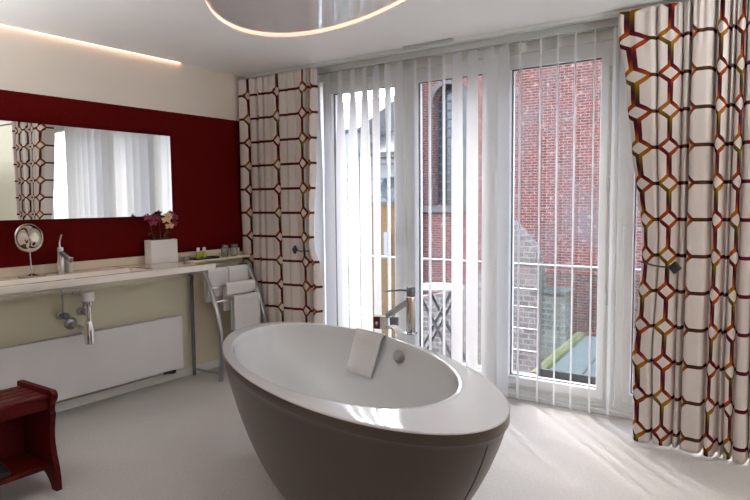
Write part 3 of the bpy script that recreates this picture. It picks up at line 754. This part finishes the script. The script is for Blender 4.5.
def towel(bx, bz, y0, y1, front, back, label, th=.016, lean=.0):
    prof = []; rr = .0095
    out = [(bx + rr + th + lean * f, bz - front * f) for f in (1, .8, .6, .4, .2, .02)] + [(bx + (rr + th) * math.cos(a), bz + (rr + th) * math.sin(a)) for a in (.4, .9, PI / 2, 2.2, 2.7)] + [(bx - rr - th, bz - back * f) for f in (.02, .3, .6, 1)]
    inn = [(bx - rr, bz - back * f) for f in (1, .6, .3, .02)] + [(bx + rr * math.cos(a), bz + rr * math.sin(a)) for a in (2.7, 2.2, PI / 2, .9, .4)] + [(bx + rr + lean * f, bz - front * f) for f in (.02, .2, .4, .6, .8, 1)]
    prof = out + inn; bm = NB(); K = 10; rings = []
    for i in range(K + 1):
        y = y0 + (y1 - y0) * i / K; e = .80 if i in (0, K) else 1
        rings.append([Vector((x + .003 * noise.noise(Vector((y * 9, z * 7, bz * 10))), y, z + .003 * noise.noise(Vector((y * 12, x * 4, 2))))) for x, z in prof])
    loft(bm, rings, True, True, True)
    return tag(obj('towel', bm, M['towel'], bevel=.004, angle=50), label, 'towel', group='white towels on the rack')
towel(*BARS[0], -.748, -.545, .20, .24, 'white towel on the top bar of the rack, nearer the counter')
towel(*BARS[0], -.537, -.330, .20, .24, 'white towel on the top bar of the rack, nearer the curtain')
towel(*BARS[1], -.640, -.330, .072, .20, 'white towel hanging on the middle bar of the rack')
towel(*BARS[2], -.605, -.330, .40, .25, 'long white towel hanging on the lowest bar of the rack', lean=.0)

# ------------------------------------------------------------------ red stool with shelf
st = empty('wooden_stool', (.95, -2.8, 0), 'red stained low wooden bench with slatted top and lower shelf', 'bench')
FRONT = [(.0, 1.140), (.03, 1.142), (.07, 1.139), (.10, 1.134), (.13, 1.126), (.17, 1.113), (.21, 1.104), (.25, 1.100), (.29, 1.102), (.33, 1.109), (.37, 1.119), (.376, 1.120), (.384, 1.112), (.40, 1.112), (.42, 1.117), (.435, 1.130), (.445, 1.139), (.455, 1.144), (.47, 1.145), (.481, 1.140), (.489, 1.126)]
BACK = [(.0, .802), (.1, .804), (.2, .82), (.3, .82), (.4, .816), (.44, .804), (.48, .804), (.489, .812)]
ARCH = [(.0, .044), (.02, .052), (.045, .070), (.065, .092), (.08, .118), (.092, .150), (.0985, .185)]
def tab(T, z):
    for (a, b), (c, d) in zip(T, T[1:]):
        if z <= c: return b + (d - b) * (z - a) / (c - a)
    return T[-1][1]
def end_panel(y0, y1):
    bm = NB()
    def strip(rows):
        loft(bm, [[Vector(p) for p in ((a, y0, z), (b, y0, z), (b, y1, z), (a, y1, z))] for z, a, b in rows])
    za = [z for z, w in ARCH]
    strip([(z, tab(FRONT, z) - w, tab(FRONT, z)) for z, w in ARCH])
    strip([(z, tab(BACK, z), tab(BACK, z) + w) for z, w in ARCH])
    zs = sorted({.0985} | {z for z, x in FRONT if z > .0985} | {z for z, x in BACK if z > .0985})
    strip([(z, tab(BACK, z), tab(FRONT, z)) for z in zs])
    return bm
obj('end_panel', end_panel(-2.476, -2.450), M['stool'], st, smooth=False)
obj('end_panel', end_panel(-3.10, -3.074), M['stool'], st, smooth=False)
for i in range(5):
    x = .825 + i * .059
    obj('top_slat', box(NB(), x, x + .046, -3.074, -2.476, .448, .466), M['stool'], st, smooth=False, bevel=.004)
obj('front_rail', box(NB(), 1.078, 1.098, -3.074, -2.476, .395, .447), M['stool'], st, smooth=False, bevel=.003)
obj('back_rail', box(NB(), .825, .84, -3.074, -2.476, .105, .44), M['stool'], st, smooth=False)
obj('lower_shelf', box(NB(), .841, 1.098, -3.074, -2.476, .105, .128), M['stool'], st, smooth=False, bevel=.003)
def shoe(yc, lab):
    bm = NB(); rings = []
    for i in range(11):
        f = i / 10; x = .85 + f * .235; w = .030 + .014 * math.sin(f * 2.6); h = .075 - .028 * f + (-.02 * max(0, f - .8) * 5)
        rings.append([Vector((x, yc + w * math.cos(a), .1285 + max(0, h * (.5 + .5 * math.sin(a))))) for a in [k * 2 * PI / 14 for k in range(14)]])
    loft(bm, rings); tag(obj('slipper', bm, M['slipper']), lab, 'shoe')
shoe(-2.69, 'black shoe lying on the lower shelf of the red bench')

# ------------------------------------------------------------------ outside
structure('trim_2', box(NB(), -1.5, 5.5, .34, .945, -.20, -.06), M['deck'], 'grey balcony slab outside the windows', 'balcony', smooth=False)
rl = empty('balcony_railing', (2.0, .9, -.06), 'thin pale metal railing along the balcony edge', 'railing')
obj('top_rail', tube(NB(), [(-1.5, .9, .843), (5.5, .9, .843)], .013, 10), M['galv'], rl)
for i, x in enumerate((-1.2, .68, 1.85, 2.268, 3.35, 4.4)): obj('post', box(NB(), x - .014, x + .014, .886, .914, -.06, .83), M['galv'], rl, smooth=False)
for z in (.643, .495, .312, .128): obj('lower_bar', tube(NB(), [(1.85, .9, z), (2.268, .9, z)], .007, 8), M['galv'], rl)
for a, b_ in ((2.29, 3.33), (3.37, 4.38)):
    obj('glass_infill', box(NB(), a, b_, .897, .903, .0, .80), M['green_glass'], rl, smooth=False, label='greenish glass infill panel')
    obj('clamp_strip', box(NB(), a, b_, .885, .915, -.055, .0), M['slate'], rl, smooth=False)
# folding table
FX, FY = 1.51, .60
ft = empty('folding_table', (FX, FY, -.06), 'round white folding table with crossed grey legs on the balcony', 'table')
obj('table_top', lathe(NB(), (FX, FY, .636), [(.18, 0), (.205, .004), (.205, .022), (.20, .026), (.02, .026)], 40), M['table'], ft)
for y in (-.09, .09):
    obj('leg', tube(NB(), [(FX - .17, FY + y, .632), (FX + .27, FY + y, -.06)], 0, 10, flat=(.015, .013, (0, 1, 0))), M['table_leg'], ft)
    obj('leg', tube(NB(), [(FX + .15, FY + y * .7, .632), (FX - .24, FY + y * .7, -.06)], 0, 10, flat=(.015, .013, (0, 1, 0))), M['table_leg'], ft)
for x, w in ((-.17, .11), (.15, .08)): obj('cross_rod', tube(NB(), [(FX + x, FY - w, .626), (FX + x, FY + w, .626)], .008, 8), M['table_leg'], ft)
# potted shrub on the balcony
pt = empty('potted_plant', (.62, .72, -.06), 'small yellow green potted plant on the balcony behind the closed slats', 'plant')
obj('pot', lathe(NB(), (.62, .72, -.06), [(.07, 0), (.09, .16), (.095, .16), (.095, .18), (.08, .18), (.07, .14)], 20), M['slate'], pt)
bm = NB()
for i in range(46):
    a, h = random.random() * 2 * PI, random.random(); c = Vector((.62 + .07 * math.cos(a) * (1 - h * .5), .72 + .07 * math.sin(a) * (1 - h * .5), .13 + h * .26)); dr = Vector((math.cos(a), math.sin(a), .8)).normalized(); sd = dr.cross(Vector((0, 0, 1))).normalized()
    loft(bm, [[c - sd * w + dr * l, c + dr * (l + .003), c + sd * w + dr * l] for l, w in ((0, .002), (.02, .011), (.045, .010), (.062, .001))], False, False, False)
obj('foliage', bm, M['leaf'], pt, angle=180)

structure('ground', box(NB(), -40, 40, 1.5, 60, -4.3, -4.0), M['ground'], 'grey yard ground far below the balcony', 'ground', smooth=False)
# church
ch = empty('church', (2, 12, -4), 'tall red brick church wall with an arched leaded window beyond the balcony', 'building')
CY = 11.0; AX0, AX1, AZ0, AZS = -4.47, -3.55, 1.25, 4.0
AR = (AX1 - AX0) / 2; AC = (AX0 + AX1) / 2
def arch_pts(e, z0, n=16):
    return [(AX0 - e, z0)] + [(AC - (AR + e) * math.cos(PI * i / n), AZS + (AR + e) * math.sin(PI * i / n)) for i in range(n + 1)] + [(AX1 + e, z0)]
bm = NB()
ow = [(-5.0, -4), (14, -4), (14, 10), (-5.0, 10)]
for y in (CY,):
    o_ = [bm.verts.new((x, y, z)) for x, z in ow]; i_ = [bm.verts.new((x, y, z)) for x, z in arch_pts(0, AZ0)]
    ed = [bm.edges.new((o_[i], o_[(i + 1) % 4])) for i in range(4)] + [bm.edges.new((i_[i], i_[(i + 1) % len(i_)])) for i in range(len(i_))]
    bmesh.ops.triangle_fill(bm, edges=ed, use_beauty=True)
loft(bm, [[(x, CY, z) for x, z in arch_pts(0, AZ0)], [(x, CY + .35, z) for x, z in arch_pts(0, AZ0)]], True, False, False)
box(bm, -5.0, -4.9, CY + .01, CY + 9, -4, 10); box(bm, -5, 14, CY + .36, CY + .5, -4, 10)
obj('brick_wall', bm, M['brick'], ch, smooth=False)
bm = NB(); bm.faces.new([bm.verts.new((x, CY + .30, z)) for x, z in arch_pts(.01, AZ0)]); obj('leaded_window', bm, M['lead_glass'], ch, smooth=False)
bm = NB()
for i in range(14): z = AZ0 + .15 + i * .24; box(bm, AX0, AX1, CY + .26, CY + .29, z, z + .035)
for i in range(5): x = AX0 + AR * 2 * i / 4; box(bm, x - .015, x + .015, CY + .255, CY + .285, AZ0, AZS + AR * .6)
obj('window_bars', bm, M['lead_bar'], ch, smooth=False)
bm = NB(); bm_a = [[Vector((x, CY - .04, z)) for x, z in arch_pts(0, AZ0)], [Vector((x, CY - .04, z)) for x, z in arch_pts(.13, AZ0)], [Vector((x, CY - .001, z)) for x, z in arch_pts(.13, AZ0)]]
loft(bm, bm_a, False, False, False); obj('stone_arch', bm, M['limestone'], ch, smooth=False)
obj('stone_sill', box(NB(), -5.0, -3.3, CY - .14, CY - .001, 1.06, 1.22), M['limestone'], ch, smooth=False)
for x in (-4.98, -3.1): obj('buttress', box(NB(), x, x + .42 if x > -4 else x + .25, CY - .22, CY - .141, -4, 5.2), M['brick'] if x > -4 else M['lead_glass'], ch, smooth=False)
# grey rubble wall in front of the church
bm = NB()
pr = [(1.3, -2.2), (.2, -2.2), (.17, -.48), (-.32, -.46), (-.45, .38), (-.95, .92), (-1.4, 1.1), (-1.6, -.1), (-2.2, -.55), (-3.0, -.75), (-3.6, -.85)]
for (xa, za), (xb, zb) in zip(pr, pr[1:]):
    if abs(xa - xb) < .02: continue
    loft(bm, [[Vector((x, y, z)) for x, y, z in ((xa, 8.0, -4), (xb, 8.0, -4), (xb, 8.4, -4), (xa, 8.4, -4))], [Vector((x, y, z)) for x, y, z in ((xa, 8.0, za), (xb, 8.0, zb), (xb, 8.4, zb), (xa, 8.4, za))]])
sw = empty('rubble_wall', (-1, 8.2, -4), 'broken grey rubble wall below the brick church', 'wall')
obj('rubble_body', bm, M['stone'], sw, smooth=False)
obj('coping', box(NB(), -.42, .22, 7.9, 8.5, -.46, -.40), M['limestone'], sw, smooth=False)
# outbuilding with a sloping zinc roof
ob = empty('outbuilding', (1.6, 5.4, -4), 'low outbuilding with a pale zinc roof and mossy verge below the balcony', 'building')
bm = NB()
A = [Vector(p) for p in ((1.0, 4.4, -1.09), (3.4, 4.4, -1.09), (3.4, 6.2, -.83), (1.09, 6.2, -.83))]
loft(bm, [A, [p + Vector((0, 0, -.07)) for p in A]]); obj('zinc_roof', bm, M['zinc'], ob, smooth=False)
bm = NB(); tube(bm, [A[0] + Vector((-.07, 0, .0)), A[3] + Vector((-.07, 0, .0))], 0, 8, flat=(.10, .05, (1, 0, 0))); obj('mossy_verge', bm, M['moss_verge'], ob, smooth=False)
obj('wall_body', box(NB(), 1.1, 3.3, 4.55, 6.1, -4, -1.15), M['stone'], ob, smooth=False)
obj('ridge_wall', box(NB(), 1.1, 3.4, 6.21, 6.4, -4, -.80), M['brick'], ob, smooth=False)
bm = NB()
for i in range(6): x = 1.5 + i * .3; tube(bm, [(x, 4.42, -1.085), (x + .03, 6.18, -.83)], .012, 6)
obj('roof_seams', bm, M['slate'], ob)
tag(obj('gutter', tube(NB(), [(.9, 4.33, -1.15), (3.4, 4.33, -1.15)], .05, 10), M['slate'], ob), None, None)
# white house and ochre house further off
wh = empty('white_house', (-11.5, 17, -4), 'white rendered house with grey slate roofs seen through the corner window', 'building')
obj('house_wall', box(NB(), -15, -10.7, 16, 22, -4, 4.1), M['render_w'], wh, smooth=False)
obj('side_wing', box(NB(), -10.7, -8.3, 16.4, 21, -4, 3.1), M['render_w'], wh, smooth=False)
bm = NB(); loft(bm, [[(-10.75, 15.95, 3.1), (-10.75, 15.95, 3.25), (-10.75, 18, 4.3), (-10.75, 18.2, 4.1)], [(-8.2, 15.95, 3.1), (-8.2, 15.95, 3.25), (-8.2, 18, 4.1), (-8.2, 18.2, 3.9)]]); obj('slate_roof', bm, M['slate'], wh, smooth=False)
bm = NB(); loft(bm, [[(-15.1, 15.9, 4.1), (-15.1, 15.9, 4.22), (-15.1, 19, 5.9), (-15.1, 22.1, 4.1)], [(-10.6, 15.9, 4.1), (-10.6, 15.9, 4.22), (-10.6, 19, 5.9), (-10.6, 22.1, 4.1)]]); obj('main_roof', bm, M['slate'], wh, smooth=False)
for z in (2.75, 2.2, 1.5, .8): obj('ledge', box(NB(), -15, -8.3, 15.9, 15.999, z, z + .07), M['limestone'], wh, smooth=False)
for z in (1.6, -.2): obj('house_window', box(NB(), -12.6, -11.5, 15.95, 15.998, z, z + 1.0), M['lead_glass'], wh, smooth=False)
oc = empty('ochre_house', (-8.2, 14.6, -4), 'ochre rendered house front beyond the balcony', 'building')
obj('ochre_front', box(NB(), -9.6, -6.3, 14.2, 15.8, -4, 1.24), M['ochre'], oc, smooth=False)
obj('parapet', box(NB(), -9.7, -6.2, 14.1, 15.8, 1.241, 1.36), M['slate'], oc, smooth=False)
obj('shutter', box(NB(), -8.25, -7.95, 14.13, 14.199, -.6, .3), M['render_w'], oc, smooth=False)
sd_ = empty('satellite_dish', (-7.75, 14.3, 1.36), 'round slate blue satellite dish on the parapet of the ochre house', 'dish')
bm = NB(); lathe(bm, (-7.93, 14.12, 1.80), [(.02, .11), (.23, .09), (.40, .02), (.42, 0), (.40, .008), (.22, .07), (.01, .09)], 32, (0, 1, 0)); obj('dish_bowl', bm, M['dish'], sd_)
obj('dish_pole', tube(NB(), [(-7.93, 14.28, 1.3605), (-7.93, 14.28, 1.9)], .03, 8), M['slate'], sd_)
obj('dish_arm', tube(NB(), [(-7.93, 14.18, 1.43), (-7.93, 13.7, 1.5)], .012, 6), M['slate'], sd_)
for i, (x, y, z, s) in enumerate(((-8.2, 11.2, -4, 1.6), (-3.9, 6.4, -4, 1.1))):
    r = empty('shrub', (x, y, z), ('tall grey green shrub in the yard in front of the ochre house', 'shorter grey green shrub in the yard beside the church')[i], 'shrub')
    bm = NB()
    for k in range(420):
        v = Vector((random.gauss(0, 1), random.gauss(0, 1), random.gauss(0, 1))).normalized() * s * (.6 + .4 * random.random()); c = Vector((x, y, z + s * 1.25)) + Vector((v.x, v.y, v.z * 1.25)); a, b = basis(Vector((random.gauss(0, 1), random.gauss(0, 1), random.gauss(0, 1))))
        bm.faces.new([bm.verts.new(c + a * .12), bm.verts.new(c + b * .06), bm.verts.new(c - a * .12), bm.verts.new(c - b * .06)])
    obj('foliage', bm, pbr('shrub_leaf_%d' % i, (.10, .13, .06), .8, var=.4, vscale=3), r, smooth=False)
    obj('trunk', tube(NB(), [(x, y, z), (x + .05, y, z + s)], [.08, .05], 8), pbr('bark_%d' % i, (.08, .06, .05), .9, var=.3), r)

# ------------------------------------------------------------------ light, world, camera
sun = bpy.data.lights.new('sun', 'SUN'); sun.energy = 2.4; sun.angle = math.radians(1.6); sun.color = (1, .95, .88)
so = bpy.data.objects.new('sun', sun); COL.objects.link(so)
el = math.radians(50); dv = Vector((.69 * math.cos(el), -.72 * math.cos(el), -math.sin(el)))
so.rotation_euler = dv.to_track_quat('-Z', 'Y').to_euler(); so.location = (-6, 8, 12)
w = bpy.data.worlds.new('world'); bpy.context.scene.world = w; w.use_nodes = True
nt = w.node_tree; nt.nodes.clear(); out = nt.nodes.new('ShaderNodeOutputWorld'); bg = nt.nodes.new('ShaderNodeBackground')
sky = nt.nodes.new('ShaderNodeTexSky'); sky.sky_type = 'NISHITA'; sky.sun_disc = False; sky.sun_elevation = el; sky.sun_rotation = math.radians(-44)
sky.air_density = 1.0; sky.dust_density = 2.0; sky.ozone_density = 1
hs = nt.nodes.new('ShaderNodeHueSaturation'); hs.inputs['Saturation'].default_value = .6
nt.links.new(sky.outputs[0], hs.inputs['Color']); nt.links.new(hs.outputs[0], bg.inputs[0]); nt.links.new(bg.outputs[0], out.inputs[0])
bg.inputs[1].default_value = 1.9

F, yaw, pitch, roll = 625.91, math.radians(-35.016), math.radians(-4.4333), math.radians(-.54195)
f = Vector((math.sin(yaw) * math.cos(pitch), math.cos(yaw) * math.cos(pitch), math.sin(pitch)))
rt = Vector((math.cos(yaw), -math.sin(yaw), 0)); up = rt.cross(f)
r2, u2 = rt * math.cos(roll) + up * math.sin(roll), -rt * math.sin(roll) + up * math.cos(roll)
cam = bpy.data.cameras.new('camera'); co = bpy.data.objects.new('camera', cam); COL.objects.link(co)
cam.sensor_width = 36; cam.lens = F / 750 * 36; cam.clip_start = .05; cam.clip_end = 300
m = Matrix((r2, u2, -f)).transposed().to_4x4(); m.translation = Vector((4.06, -3.97, 1.37)); co.matrix_world = m
sc = bpy.context.scene; sc.camera = co
sc.view_settings.view_transform = 'Standard'; sc.view_settings.look = 'None'; sc.view_settings.gamma = 1
sc.view_settings.use_curve_mapping = False; sc.view_settings.exposure = 0.55
sc.cycles.max_bounces = 12; sc.cycles.diffuse_bounces = 7; sc.cycles.transparent_max_bounces = 16; sc.cycles.use_denoising = True
sc.cycles.caustics_reflective = False; sc.cycles.sample_clamp_indirect = 6
